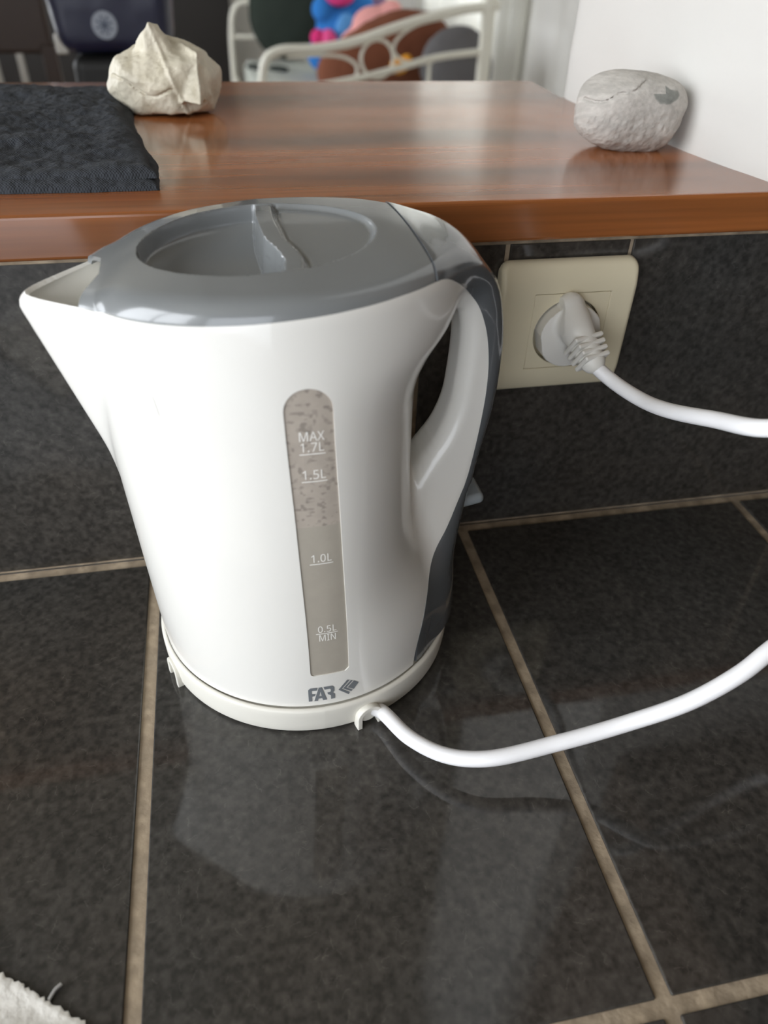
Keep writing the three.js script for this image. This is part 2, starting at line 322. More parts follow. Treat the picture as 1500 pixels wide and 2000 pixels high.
// ------------------------------------------------------------------ kettle
const AX = [-0.1136, 0, 0.0665], RIM = (u) => 0.2164 + 0.083 * u;
const aL = flat([0.0185, 0.043, 0.1, 0.136, 0.17, 0.2165, 0.25], [0.0785, 0.0800, 0.0825, 0.0838, 0.0842, 0.0832, 0.082]);
const aR = flat([0.0185, 0.04, 0.055, 0.07, 0.085, 0.1, 0.125, 0.15, 0.163, 0.173, 0.183, 0.195, 0.21, 0.25], [0.0785, 0.0775, 0.0730, 0.0645, 0.0575, 0.0545, 0.0532, 0.0530, 0.0533, 0.0555, 0.0605, 0.0690, 0.0735, 0.074]);
const bV = flat([0.0185, 0.043, 0.1, 0.136, 0.17, 0.2165, 0.25], [0.0757, 0.0742, 0.0706, 0.0682, 0.0660, 0.0630, 0.061]);
const HP = [[0.050, 0.2165, 0.0070], [0.060, 0.2140, 0.0085], [0.0715, 0.2075, 0.0098], [0.0800, 0.1985, 0.0098], [0.0842, 0.186, 0.0100], [0.0857, 0.17, 0.0106], [0.0854, 0.155, 0.0110], [0.0842, 0.14, 0.0114], [0.0797, 0.122, 0.0128], [0.0730, 0.105, 0.0160], [0.0660, 0.087, 0.0190], [0.0600, 0.066, 0.0208], [0.0550, 0.040, 0.0232], [0.0530, 0.0, 0.0245]];
const hw = flat([0.03, 0.06, 0.0775, 0.0965, 0.118, 0.14, 0.185, 0.2, 0.212, 0.22], [0.038, 0.032, 0.0255, 0.0180, 0.0145, 0.0135, 0.0138, 0.0165, 0.024, 0.03]);
const hr = flat([0.05, 0.075, 0.1], [0.020, 0.016, 0.0085]);
const hk = flat([0.03, 0.075, 0.1, 0.17, 0.195, 0.22], [0.014, 0.010, 0.005, 0.005, 0.010, 0.012]);
const HS = (() => { const c = new THREE.CatmullRomCurve3(HP.map(V3), false, 'centripetal'); return c.getPoints(44).map((p) => [p.x, p.y, p.z]); })();
function handleF(u, y, v) {
  let d = 1;
  for (let i = 0; i < HS.length - 1; i++) { const a = HS[i], b = HS[i + 1], du = b[0] - a[0], dy = b[1] - a[1]; let t = ((u - a[0]) * du + (y - a[1]) * dy) / (du * du + dy * dy); t = t < 0 ? 0 : t > 1 ? 1 : t; const e = Math.hypot(u - a[0] - t * du, y - a[1] - t * dy) - (a[2] + t * (b[2] - a[2])); if (e < d) d = e; }
  const r = hr(y), qx = d + r, qy = Math.sqrt(v * v + 1e-7) - hw(y) + r;
  return Math.hypot(Math.max(qx, 0), Math.max(qy, 0)) + Math.min(Math.max(qx, qy), 0) - r;
}
const crown = flat([-0.11, -0.083, -0.07, -0.059, -0.045, -0.034, 0, 0.034, 0.05, 0.062, 0.1], [0.208, 0.2135, 0.2180, 0.2210, 0.2236, 0.2250, 0.2270, 0.2270, 0.2263, 0.2248, 0.2225]);
const BACK = flat([0.17, 0.2, 0.214], [0.885, 0.90, 0.97]);                              // the side towards the wall is a little flatter
function outer(u, y, vv) {
  const v = vv < 0 ? vv / BACK(y) : vv, a = u < 0 ? aL(y) : aR(y), b = bV(y), q = Math.sqrt((u / a) ** 2 + (v / b) ** 2);
  let d = (q - 1) * Math.min(a, b) ;
  if (u < -0.02) { const L = 0.1078 + 0.289 * (y - 0.2075), eps = 0.006, s = 0.587, c = 0.809; const w = Math.max(Math.sqrt(v * v + eps * eps) * c - (u + L + eps * c / s) * s, Math.abs(v) - 0.030, u + 0.045); d = smin(d, w, 0.0035); }
  if (u > 0.02) d = smin(d, handleF(u, y, vv), hk(y));
  return d;
}
const kettleTop = (u, v) => crown(u) - 1.15 * v * v;
const kettleF = (u, y, v) => smax(outer(u, y, v), y - kettleTop(u, v), 0.008);
// white / grey boundary seen from the side (u, y): below and inside is white
const BL = [[-0.16, RIM(-0.16)], [0.046, RIM(0.046)], [0.054, 0.2195], [0.0605, 0.2155], [0.0665, 0.2100], [0.0725, 0.2035], [0.0790, 0.1955], [0.0835, 0.186], [0.0860, 0.177], [0.0878, 0.165], [0.0883, 0.152], [0.0878, 0.138], [0.0863, 0.122], [0.0840, 0.108], [0.0800, 0.0955], [0.0705, 0.0775], [0.0595, 0.0620], [0.0530, 0.0450], [0.0490, 0.0300], [0.0470, 0.0165], [0.0460, -0.02]];
const blc = new THREE.CatmullRomCurve3(BL.map(([a, b]) => new THREE.Vector3(a, b, 0)), false, 'centripetal').getPoints(160).map((p) => [p.x, p.y]);
function greySide(u, y) {                      // positive on the grey side
  let best = 1, sgn = -1;
  for (let i = 0; i < blc.length - 1; i++) { const [x0, y0] = blc[i], [x1, y1] = blc[i + 1], dx = x1 - x0, dy = y1 - y0; let t = ((u - x0) * dx + (y - y0) * dy) / (dx * dx + dy * dy); t = t < 0 ? 0 : t > 1 ? 1 : t; const d = Math.hypot(u - x0 - t * dx, y - y0 - t * dy); if (d < best) { best = d; sgn = dx * (y - y0) - dy * (u - x0) > 0 ? 1 : -1; } }
  return best * sgn;
}
const WC = flat([0.035, 0.041, 0.125, 0.18, 0.2], [0.001, 0.001, -0.0011, -0.0030, -0.0033]);
const WH = 0.0094;
function windowF(u, y, v) {                    // round-topped gauge strip on the front face
  if (v < 0) return 1;
  const du = Math.abs(u - WC(y)), top = 0.1815, bot = 0.0402;
  if (y > top) return Math.hypot(du, y - top) - WH;
  const r = 0.0016, qx = du - WH + r, qy = bot - y + r;
  return Math.hypot(Math.max(qx, 0), Math.max(qy, 0)) + Math.min(Math.max(qx, qy), 0) - r;
}
const kettle = thing('electric_kettle', 'white plastic electric kettle with grey lid standing on its power base', 'kettle', AX, 2 * Math.PI / 180);
const skin = clip(iso(kettleF, [-0.118, 0.008, -0.088], [0.106, 0.236, 0.088], 0.0022), (u, y) => 0.0192 - y);
const whiteSkin = clip(skin, (u, y) => greySide(u, y) );
const bodySkin = clip(whiteSkin, (u, y, v) => -windowF(u, y, v));
part('body', shell(bodySkin, { inner: true, depth: 0.002 }), M.white, kettle);
// gauge strip: droplets above the water line, plain below
const gaugeMap = tex(128, 1024, (u, v) => {
  const x = u, y = v, wet = y > 0.565 ? 1 : 0; const n = fbm(x, y, 6, 40, 3, 3), dr = Math.max(0, fbm(x, y, 13, 95, 2, 19) - 0.60) * 5 * wet;
  const k = 1 + (n - 0.5) * (wet ? 0.08 : 0.03) - 0.16 * Math.min(1, dr);
  return wet ? [182 * k, 172 * k, 161 * k] : [175 * k, 168 * k, 156 * k];
}, true, true);
const gauge = part('water_gauge', shell(clip(whiteSkin, windowF), { off: -0.0005, depth: 0.001, uv: (u, y) => [(u + 0.014) / 0.028, (y - 0.035) / 0.165] }), phys({ map: gaugeMap, roughness: 0.24, clearcoat: 0.3 }), kettle, 'greyish translucent water level window');
// lid with finger recess, cross grip and shallow rear panel
const ridgeL = flat([-0.05, -0.02, 0.002, 0.017, 0.028, 0.037, 0.05], [-0.0088, -0.0112, -0.0107, -0.0074, -0.0056, -0.0068, -0.0075]);
const step = (a, b, x) => { const t = Math.min(1, Math.max(0, (x - a) / (b - a))); return t * t * (3 - 2 * t); };
function lidDepth(u, v) {
  const q = Math.hypot((u + 0.0115) / 0.0478, (v + 0.0025) / (v < -0.0025 ? 0.0395 : 0.0415)); if (q > 1.03) return 0;
  const rl = ridgeL(v), rr = rl + 0.0088, e = step(1.0, 0.965, q);
  const bowl = e * (0.0050 + 0.0115 * Math.sqrt(Math.max(0, 1 - Math.min(1, q * q)))) * step(rl + 0.0008, rl - 0.0010, u);
  const rear = (0.0004 * e + 0.0018 * step(1.0, 0.94, q)) * step(rr - 0.0012, rr + 0.0012, u) + 0.0011 * e * Math.exp(-(((u - rr - 0.0006) / 0.0011) ** 2));
  return bowl + rear + 0.0006 * e * (u > rl && u < rr ? 1 : 0);
}
const lidF = (u, y, v) => smax(outer(u, y, v), y - kettleTop(u, v) + lidDepth(u, v), 0.008 * step(0, 0.0005, 0.0005 - lidDepth(u, v)) + 0.0006);
const seam = (u, v) => u - (0.0500 - 1.2 * v * v * 0.2);
let lidSkin = clip(iso(lidF, [-0.096, 0.197, -0.074], [0.06, 0.230, 0.074], 0.00095), (u, y, v) => -greySide(u, y + lidDepth(u, v)));
lidSkin = clip(lidSkin, (u, y, v) => seam(u, v) + 0.00025);
const lidFront = (u, v) => -0.0735 - 0.5 * Math.max(0, Math.abs(v) - 0.008) - u;
lidSkin = clip(lidSkin, (u, y, v) => lidFront(u, v));
const lid = part('lid', shell(lidSkin, { off: -0.0003, depth: 0.0022, inner: true }), M.grey, kettle, 'glossy mid grey lid with recessed finger grip');
let coverSkin = clip(skin, (u, y) => -greySide(u, y)); coverSkin = clip(coverSkin, (u, y, v) => 0.00025 - seam(u, v));
part('handle_cover', shell(coverSkin, { off: 0.0002, depth: 0.0016 }), M.greyDark, kettle, 'dark grey strip over the back of the handle');
// spout guard under the lid front
part('spout_guard', rbox(-0.0738, -0.0722, 0.176, 0.2105, -0.027, 0.027, 0.0007, 2), M.whiteMatt, kettle);
// rocker switch below the handle
{ const g = new RoundedBoxGeometry(0.022, 0.0065, 0.019, 4, 0.0028); const s = part('switch_lever', g, M.lever, kettle, 'pale grey switch lever below the handle'); s.position.set(0.0865, 0.081, 0); s.rotation.z = 0.18; }
// printing on the front: shapes laid on the curved surface
function frontV(u, y) { let lo = 0.03, hi = 0.09; for (let i = 0; i < 30; i++) { const m = (lo + hi) / 2; if (kettleF(u, y, m) < 0) lo = m; else hi = m; } return lo; }
function onFront(geo, u0, y0, off) {
  let g = geo.index ? geo.toNonIndexed() : geo; const p = g.attributes.position, P = [], N = [];
  const put = (a, b) => { const v = frontV(a, b), n = grad(kettleF, a, b, v), l = Math.hypot(...n); P.push(a + off * n[0] / l, b + off * n[1] / l, v + off * n[2] / l); N.push(n[0] / l, n[1] / l, n[2] / l); };
  for (let i = 0; i < p.count; i++) put(u0 + p.getX(i), y0 + p.getY(i));
  const o = new THREE.BufferGeometry(); o.setAttribute('position', new THREE.Float32BufferAttribute(P, 3)); o.setAttribute('normal', new THREE.Float32BufferAttribute(N, 3)); return o;
}
const font = await new FontLoader().loadAsync('fonts/droid/droid_sans_regular.typeface.json');
function word(s, width, height) {
  const g = new THREE.ShapeGeometry(font.generateShapes(s, 1), 6); g.computeBoundingBox(); const b = g.boundingBox;
  g.translate(-(b.min.x + b.max.x) / 2, -b.min.y, 0); g.scale(width / (b.max.x - b.min.x), height / (b.max.y - b.min.y), 1); g.deleteAttribute('uv'); g.deleteAttribute('normal'); return g;
}
const bar = (w, h) => { const g = new THREE.PlaneGeometry(w, h, 10, 1); g.deleteAttribute('uv'); g.deleteAttribute('normal'); return g; };
const dOff = -0.00035;
const marks = [];
const mark = (s, u, y, w, h) => marks.push(onFront(word(s, w, h), u, y, dOff));
const line = (u, y, w) => marks.push(onFront(bar(w, 0.00045), u, y, dOff));
mark('MAX', -0.0023, 0.1690, 0.0098, 0.0040); mark('1.7L', -0.0023, 0.1642, 0.0092, 0.0040); line(-0.0023, 0.1632, 0.0102);
mark('1.5L', -0.0020, 0.1517, 0.0092, 0.0042); line(-0.0020, 0.1506, 0.0102);
mark('1.0L', -0.0006, 0.1096, 0.0088, 0.0042); line(-0.0007, 0.1086, 0.0102);
mark('0.5L', 0.0006, 0.0681, 0.0086, 0.0040); line(0.0004, 0.0673, 0.0102); mark('MIN', 0.0006, 0.0626, 0.0078, 0.0040);
part('scale_print', mergeGeometries(marks), M.ink, gauge, 'white litre markings');
{ // maker's mark: slanted block letters and a striped lozenge
  const poly = (pts, holes = []) => { const s = new THREE.Shape(pts.map(([a, b]) => new THREE.Vector2(a, b))); for (const h of holes) s.holes.push(new THREE.Path(h.map(([a, b]) => new THREE.Vector2(a, b)))); const g = new THREE.ShapeGeometry(s); g.deleteAttribute('uv'); g.deleteAttribute('normal'); return g; };
  const W = 0.0133 / 40, H = 0.0098 / 25;
  const L = [
    poly([[1, 0], [6, 0], [6, 9], [10, 9], [11.5, 13], [6, 13], [6, 19], [13.5, 19], [15, 24], [4, 24], [1, 21]]),
    poly([[9, 0], [14.5, 0], [15.5, 4], [21, 4], [22, 0], [28, 0], [21, 24], [16.5, 24]], [[[16.5, 8], [18.7, 16], [20.2, 8]]]),
    poly([[23.5, 24], [36, 24], [39.5, 20.5], [39.5, 14], [37, 11], [40, 8], [40, 0], [34, 0], [34, 7], [31, 9], [29.8, 9], [29, 13], [33, 13], [34, 15], [34, 18], [32.5, 19], [25, 19]]),
  ].map((g) => g.scale(W, H, 1));
  const gs = L.map((g) => onFront(g, -0.0103, 0.0226, 0.00018));
  const el = [[[0.0048, 0.0281], [0.0094, 0.0338], [0.0106, 0.0331], [0.0065, 0.0282], [0.0106, 0.0244], [0.0100, 0.0230]], [[0.0072, 0.0283], [0.0112, 0.0328], [0.0122, 0.0322], [0.0088, 0.0283], [0.0121, 0.0254], [0.0113, 0.0247]], [[0.0095, 0.0283], [0.0128, 0.0319], [0.0152, 0.0296], [0.0127, 0.0258]]];
  for (const e of el) gs.push(onFront(poly(e), 0, 0, 0.00018));
  part('brand_print', mergeGeometries(gs), M.logo, kettle, 'grey printed letters FAR with a striped lozenge');
  const sc = (pts, w) => { const o = []; for (let i = 0; i < pts.length - 1; i++) o.push(poly([[pts[i][0] - w, pts[i][1]], [pts[i][0] + w, pts[i][1]], [pts[i + 1][0] + w, pts[i + 1][1]], [pts[i + 1][0] - w, pts[i + 1][1]]].reverse())); return mergeGeometries(o); };
  part('scuff_mark', onFront(sc([[-0.0588, 0.1835], [-0.0583, 0.1805], [-0.0575, 0.1755]], 0.00012), 0, 0, 0.00012), std({ color: '#c3c1bb', roughness: 0.6 }), kettle, 'fine grey scratch');
}

// power base with cord and plug
const base = thing('kettle_power_base', 'round white kettle power base with white cord and plug', 'power base', [AX[0], 0, AX[2]], 0);
const inBase = (p) => [p[0] - AX[0], p[1], p[2] - AX[2]];
{
  const pr = [[0, 0.0006], [0.0778, 0.0006], [0.0796, 0.0012], [0.0806, 0.003], [0.0811, 0.008], [0.0813, 0.0145], [0.0813, 0.0172], [0.0808, 0.0184], [0.0797, 0.0188], [0.0787, 0.0185], [0.0783, 0.0178], [0.0772, 0.0175], [0, 0.0175]];
  const pts = pr.map(([a, b]) => new THREE.Vector2(a, b));
  const g = new THREE.LatheGeometry(pts, 128); { const p = g.attributes.position; for (let i = 0; i < p.count; i++) p.setXYZ(i, p.getX(i) * 0.995, p.getY(i), p.getZ(i) * (p.getZ(i) < 0 ? 0.855 : 0.970)); g.computeVertexNormals(); } part('base_disc', g, M.whiteMatt, base);
  for (const a of [0.5, 2.6, 4.7]) part('rubber_foot', new THREE.CylinderGeometry(0.006, 0.006, 0.0007, 20).translate(0.06 * Math.cos(a), 0.00035, 0.06 * Math.sin(a)), M.hole, base);
  // U-shaped cord outlets: one holds the cord, the spare one shows on the far side
  const U = (az, name) => {
    const s = new THREE.Shape(), r = 0.0066, t = 0.0018; s.moveTo(-r, 0.0002); s.lineTo(-r, 0.0075); s.absarc(0, 0.0075, r, Math.PI, 0, true); s.lineTo(r, 0.0002); s.lineTo(r - t, 0.0002); s.lineTo(r - t, 0.0075); s.absarc(0, 0.0075, r - t, 0, Math.PI, false); s.lineTo(-r + t, 0.0002);
    const g = new THREE.ExtrudeGeometry(s, { depth: 0.004, bevelEnabled: true, bevelThickness: 0.0005, bevelSize: 0.0004, bevelSegments: 2, curveSegments: 20 });
    g.translate(0, 0, 0.0775); g.rotateY(Math.PI / 2 - az); part(name, g, M.whiteMatt, base);
    const h = new THREE.CircleGeometry(r - t + 0.0001, 24).translate(0, 0.0072, 0.0800); h.rotateY(Math.PI / 2 - az); part('outlet_hole', h, M.whiteMatt, base);
  };
  U(73.5 * Math.PI / 180, 'cord_outlet'); U(158 * Math.PI / 180, 'cord_outlet');
  const cp = [[-0.0935, 0.0068, 0.128], [-0.0890, 0.0068, 0.1385], [-0.0842, 0.0072, 0.1428], [-0.0742, 0.0105, 0.1626], [-0.0604, 0.015, 0.1781], [-0.0432, 0.020, 0.1864], [-0.0099, 0.0275, 0.1888], [0.0197, 0.0385, 0.1914], [0.0437, 0.057, 0.197], [0.0626, 0.0735, 0.1977], [0.0770, 0.0845, 0.1945], [0.110, 0.101, 0.188], [0.150, 0.112, 0.18], [0.186, 0.120, 0.160], [0.194, 0.140, 0.140], [0.165, 0.162, 0.138], [0.120, 0.173, 0.148], [0.088, 0.173, 0.156], [0.070, 0.1675, 0.149], [0.068, 0.154, 0.12], [0.0665, 0.1385, 0.085], [0.0650, 0.1325, 0.064], [0.0590, 0.1325, 0.0445], [0.0514, 0.1378, 0.0343], [0.0480, 0.1425, 0.027]];
  part('cord', tube(cp.map(inBase), 0.0038, 420, 16), M.cord, base, 'white flexible mains cord');
  // plug
  const c = [0.0457, 0.1440], A = [0.0452, 0.1520, 0.0150], B = [0.0508, 0.1392, 0.0330];
  const seg = (x, y, z, a, b) => { const d = [b[0] - a[0], b[1] - a[1], b[2] - a[2]], L2 = d[0] ** 2 + d[1] ** 2 + d[2] ** 2; let t = ((x - a[0]) * d[0] + (y - a[1]) * d[1] + (z - a[2]) * d[2]) / L2; t = Math.max(0, Math.min(1, t)); return [Math.hypot(x - a[0] - t * d[0], y - a[1] - t * d[1], z - a[2] - t * d[2]), t]; };
  const pf = (x, y, z) => {
    const rr = Math.hypot(x - c[0], y - c[1]); let d = Math.max(rr - 0.0182, -z + 0.002, z - (0.0155 - 0.28 * Math.max(0, rr - 0.008)));
    d = Math.max(d, Math.abs((x - c[0]) * 0.97 + (y - c[1]) * 0.24) - 0.0172);
    const [s1] = seg(x, y, z, [0.0437, 0.1605, 0.0095], [0.0452, 0.1512, 0.0185]); d = smin(d, Math.max(s1 - 0.0078, Math.abs(x - 0.0445) - 0.0066), 0.0015);
    const [s2, t2] = seg(x, y, z, A, B); d = smin(d, s2 - (0.0090 - 0.0022 * t2), 0.004);
    return d;
  };
  const plug = part('plug', shell(iso((x, y, z) => pf(x + AX[0], y, z + AX[2]), [0.025 - AX[0], 0.121, -0.001 - AX[2]], [0.067 - AX[0], 0.172, 0.043 - AX[2]], 0.0007)), M.plug, base, 'pale grey angled plug pushed into the wall socket');
  const dir = new THREE.Vector3(B[0] - A[0], B[1] - A[1], B[2] - A[2]).normalize(), q = new THREE.Quaternion().setFromUnitVectors(new THREE.Vector3(0, 0, 1), dir);
  for (let k = 0; k < 4; k++) {
    const t = 0.50 + k * 0.165, g = new RoundedBoxGeometry(0.0182 - 0.0008 * k, 0.0158 - 0.0006 * k, 0.0026, 3, 0.0011); g.applyQuaternion(q); const m = part('strain_relief_rib', g, M.plug, plug);
    m.position.set(...inBase([A[0] + (B[0] - A[0]) * t, A[1] + (B[1] - A[1]) * t, A[2] + (B[2] - A[2]) * t]));
  }
}
// wall socket
{
  const so = thing('wall_socket', 'cream wall socket on dark tiles with a plug in it', 'socket', [0.0437, 0.1447, -0.0035]);
  const hx = 0.0397, hy = 0.0388;
  const S = (a, b, r) => { const s = new THREE.Shape(); s.moveTo(-a + r, -b); s.lineTo(a - r, -b); s.absarc(a - r, -b + r, r, -Math.PI / 2, 0); s.lineTo(a, b - r); s.absarc(a - r, b - r, r, 0, Math.PI / 2); s.lineTo(-a + r, b); s.absarc(-a + r, b - r, r, Math.PI / 2, Math.PI); s.lineTo(-a, -b + r); s.absarc(-a + r, -b + r, r, Math.PI, 1.5 * Math.PI); return s; };
  const fr = S(hx, hy, 0.0055); fr.holes.push(new THREE.Path(S(0.0223, 0.0223, 0.0004).getPoints(6).reverse()));
  // frame: front swells towards the middle and rolls over at top and bottom
  const plate = iso((x, y, z) => {
    const r = 0.0058, qx = Math.abs(x) - hx + r, qy = Math.abs(y) - hy + r, d2 = Math.hypot(Math.max(qx, 0), Math.max(qy, 0)) + Math.min(Math.max(qx, qy), 0) - r;
    const e = Math.abs(y) / hy, top = 0.0098 - 0.0052 * Math.pow(Math.max(0, (e - 0.55) / 0.45), 2.2);
    let d = smax(d2, z - top, 0.0032); d = Math.max(d, -z + 0.0004);
    return Math.max(d, -(Math.max(Math.abs(x - 0.002), Math.abs(y + 0.0002)) - 0.0223));
  }, [-0.043, -0.044, -0.002], [0.043, 0.044, 0.013], 0.0009);
  part('cover_frame', shell(plate), M.socket, so);
  const ins = S(0.0219, 0.0219, 0.0006); const hole = new THREE.Path(); hole.absarc(0, -0.0008, 0.0200, 0, Math.PI * 2, true); ins.holes.push(hole);
  part('socket_insert', new THREE.ExtrudeGeometry(ins, { depth: 0.0086, bevelEnabled: true, bevelThickness: 0.0004, bevelSize: 0.0003, bevelSegments: 2, curveSegments: 40 }).translate(0.002, -0.0002, 0.0006), M.socket, so);
  part('socket_well', new THREE.CylinderGeometry(0.0199, 0.0199, 0.0006, 40).rotateX(Math.PI / 2).translate(0.002, -0.0008, 0.0012), M.socket, so);
}

// ------------------------------------------------------------------ things on the bar top
const TOP = 0.2165;
{ // pale angular rock
  const pl = []; const P = (nx, ny, nz, d) => { const l = Math.hypot(nx, ny, nz); pl.push([nx / l, ny / l, nz / l, d]); };
  P(-1, 0.35, 0.3, 0.0335); P(-0.75, -0.5, 0.45, 0.0310); P(-0.35, -0.25, 1, 0.0255); P(0.35, 0.12, 1, 0.0265); P(0.75, -0.75, 0.6, 0.0335); P(1, -0.15, 0.25, 0.0350); P(0.8, 0.75, 0.2, 0.0330); P(-0.35, 1, 0.25, 0.0250); P(0.15, 1, 0.4, 0.0250); P(0.05, -1, 0.12, 0.0200); P(0.3, 0.5, -1, 0.026); P(-0.6, 0.2, -1, 0.026); P(0.3, -0.9, -0.4, 0.0255); P(-0.5, -0.8, -0.5, 0.026); P(-0.1, 0.55, 0.9, 0.0250);
  const pk = [[0, 1, 0.1, 0.0125], [-1, 0.12, 0.5, 0.0092], [0.8, 0.55, 0.45, 0.0092], [0.7, 0.3, -0.6, 0.010], [-0.4, 0.5, -0.8, 0.008], [0.1, 0.3, 1, 0.0085], [-0.8, 0.75, 0.1, 0.0095], [0, -1, 0, 0.02]].map(([x, y, z, d]) => { const l = Math.hypot(x, y, z); return [x / l, y / l, z / l, d]; });
  const rock = (x, y, z) => {
    x /= 0.93; y /= 0.85; z /= 0.88;
    let d = -1; for (const [a, b, c, e] of pl) d = smax(d, a * x + b * y + c * z - e, 0.0022);
    let k = -1; for (const [a, b, c, e] of pk) k = smax(k, a * (x + 0.0035) + b * (y - 0.028) + c * (z - 0.002) - e, 0.0018);
    let s = -1; for (const [a, b, c, e] of [[0.4, 1, 0, 0.012], [1, 0.1, 0.2, 0.009], [-0.6, 0.5, 0.6, 0.01], [0, -1, 0, 0.02], [-0.3, 0.3, -0.9, 0.012]]) s = smax(s, (a * (x - 0.020) + b * (y - 0.0125) + c * (z - 0.002)) / Math.hypot(a, b, c) - e, 0.0015);
    d = smin(smin(d, k, 0.003), s, 0.003);
    const cr = y + 0.002 - 0.004 * Math.sin(x * 170) + 0.16 * x; const crease = z > 0 ? 0.0014 * Math.exp(-((cr / 0.0011) ** 2)) * step(0.012, 0.002, x) : 0;
    const cr2 = x - 0.009 + 0.35 * y; const vein = z > 0 ? -0.0011 * Math.exp(-((cr2 / 0.0016) ** 2)) : 0;
    return d + crease + vein - 0.005 * fb3(x * 55, y * 55, z * 55, 3) - 0.0016 * Math.abs(fb3(x * 190, y * 190, z * 190, 9, 3));
  };
  const rm = tex(512, 512, (u, v) => { const a = fbm(u, v, 5, 5, 5, 201), b = fbm(u, v, 14, 14, 4, 211); const k = 0.86 + 0.26 * a; const w = Math.max(0, b - 0.55) * 2.0; return [214 * k - 40 * w, 206 * k - 42 * w, 186 * k - 46 * w]; }, true);
  solo('angular_rock', solid(rock, [-0.05, -0.035, -0.04], [0.05, 0.05, 0.04], 0.0013, (x, y) => [x / 0.09 + 0.5, y / 0.09 + 0.5]), std({ map: rm, roughness: 0.55 }), 'pale cream jagged rock with a pointed top beside the dark cloth', 'rock', [-0.1675, TOP + 0.0168, -0.208]);
}
{ // rounded pebble
  const pb = (x, y, z) => {
    const c = Math.cos(0.06), s = Math.sin(0.06), X = c * x - s * y, Y = s * x + c * y;
    let d = (Math.pow(Math.pow(Math.abs(X) / 0.0335, 2.9) + Math.pow(Math.abs(Y) / 0.0212, 2.7) + Math.pow(Math.abs(z) / 0.0215, 2.5), 1 / 2.7) - 1) * 0.021;
    d = smax(d, (X * 0.9 - Y * 0.42 + z * 0.15) - 0.0300, 0.006); d = smax(d, (-X * 0.52 + Y * 0.84 + z * 0.2) - 0.0245, 0.004);
    const cr = Y - 0.0130 - 0.42 * (X + 0.012) + 0.0007 * Math.sin(X * 420); const crk = z > 0 ? 0.0009 * Math.exp(-((cr / 0.0007) ** 2)) * step(0.002, -0.004, X) : 0;
    return d + crk - 0.0030 * fb3(x * 45, y * 45, z * 45, 13) - 0.0016 * fb3(x * 260, y * 210, z * 210, 23, 3) * step(0.012, -0.004, Y);
  };
  const pm = tex(512, 512, (u, v) => {
    const a = fbm(u, v, 6, 6, 5, 301), b = fbm(u, v, 36, 36, 3, 311); let k = 0.86 + 0.2 * a + 0.16 * (b - 0.5);
    const dx = (u - 0.63) / 0.11, dy = (v - 0.58) / 0.085, q = dx * dx + dy * dy + (fbm(u, v, 9, 9, 3, 321) - 0.5) * 1.6 + (dx < -0.1 && dy > 0.1 ? 0.9 : 0); const g = step(1.0, 0.6, q);
    const c = [186 * k, 181 * k, 174 * k]; const e = [132, 133, 127]; return c.map((x, i) => x * (1 - g) + e[i] * k * g);
  }, true);
  solo('round_stone', solid(pb, [-0.045, -0.036, -0.036], [0.045, 0.036, 0.036], 0.0013, (x, y, z) => [x / 0.08 + 0.5, (y - 0.35 * z) / 0.064 + 0.5]), std({ map: pm, roughness: 0.8, bumpMap: plainNoise, bumpScale: 0.0005 }), 'rounded grey stone with a dark patch leaning against the white wall', 'stone', [0.1095, TOP + 0.0203, -0.0930]);
}
{ // folded dark cloth: two rumpled layers
  const cl = thing('dark_cloth', 'folded charcoal fabric cloth lying on the wooden bar top', 'cloth');
  const layer = (x0, x1f, x1b, zf, zb, y0, th, sd, name) => {
    const nx = 300, nz = 220, P = [], U = [], I = [], H = (i, j) => {
      const a = i / nx, b = j / nz, z = zf + (zb - zf) * b + 0.004 * fb3(a * 6, 1, sd, 5) * 2, xr = x1f + (x1b - x1f) * b + 0.010 * fb3(b * 5, 2, sd, 7);
      const x = x0 + (xr - x0) * a, ed = Math.min(1, Math.min(b, 1 - b) * nz / 10, (1 - a) * nx / 10);
      const y = y0 + th * Math.sqrt(Math.max(0, ed * (2 - ed))) + ed * (0.0048 * fb3(x * 26, z * 34, sd, 17) * 2 + 0.0017 * fb3(x * 190, z * 240, sd, 27) * 2 + 0.0022 * Math.max(0, Math.sin(z * 90 + x * 26 + 1.2 * sd)) ** 3);
      return [x, Math.max(y, y0), z];
    };
    for (let j = 0; j <= nz; j++) for (let i = 0; i <= nx; i++) { const p = H(i, j); P.push(...p); U.push(p[0], p[2]); }
    for (let j = 0; j < nz; j++) for (let i = 0; i < nx; i++) { const a = j * (nx + 1) + i, b = a + 1, c = a + nx + 1, d = c + 1; I.push(a, b, d, a, d, c); }
    const off = P.length / 3; for (let j = 0; j <= nz; j++) for (let i = 0; i <= nx; i++) { const k = 3 * (j * (nx + 1) + i); P.push(P[k], y0, P[k + 2]); U.push(P[k], P[k + 2]); }
    for (let j = 0; j < nz; j++) for (let i = 0; i < nx; i++) { const a = off + j * (nx + 1) + i, b = a + 1, c = a + nx + 1, d = c + 1; I.push(a, d, b, a, c, d); }
    const g = new THREE.BufferGeometry(); g.setAttribute('position', new THREE.Float32BufferAttribute(P, 3)); g.setAttribute('uv', new THREE.Float32BufferAttribute(U, 2)); g.setIndex(I); g.computeVertexNormals(); part(name, g, M.cloth, cl);
  };
  layer(-0.46, -0.1655, -0.2000, -0.0290, -0.272, TOP + 0.0001, 0.0045, 3, 'lower_fold');
  layer(-0.46, -0.1690, -0.2080, -0.0335, -0.262, TOP + 0.0040, 0.0045, 8, 'upper_fold');
}
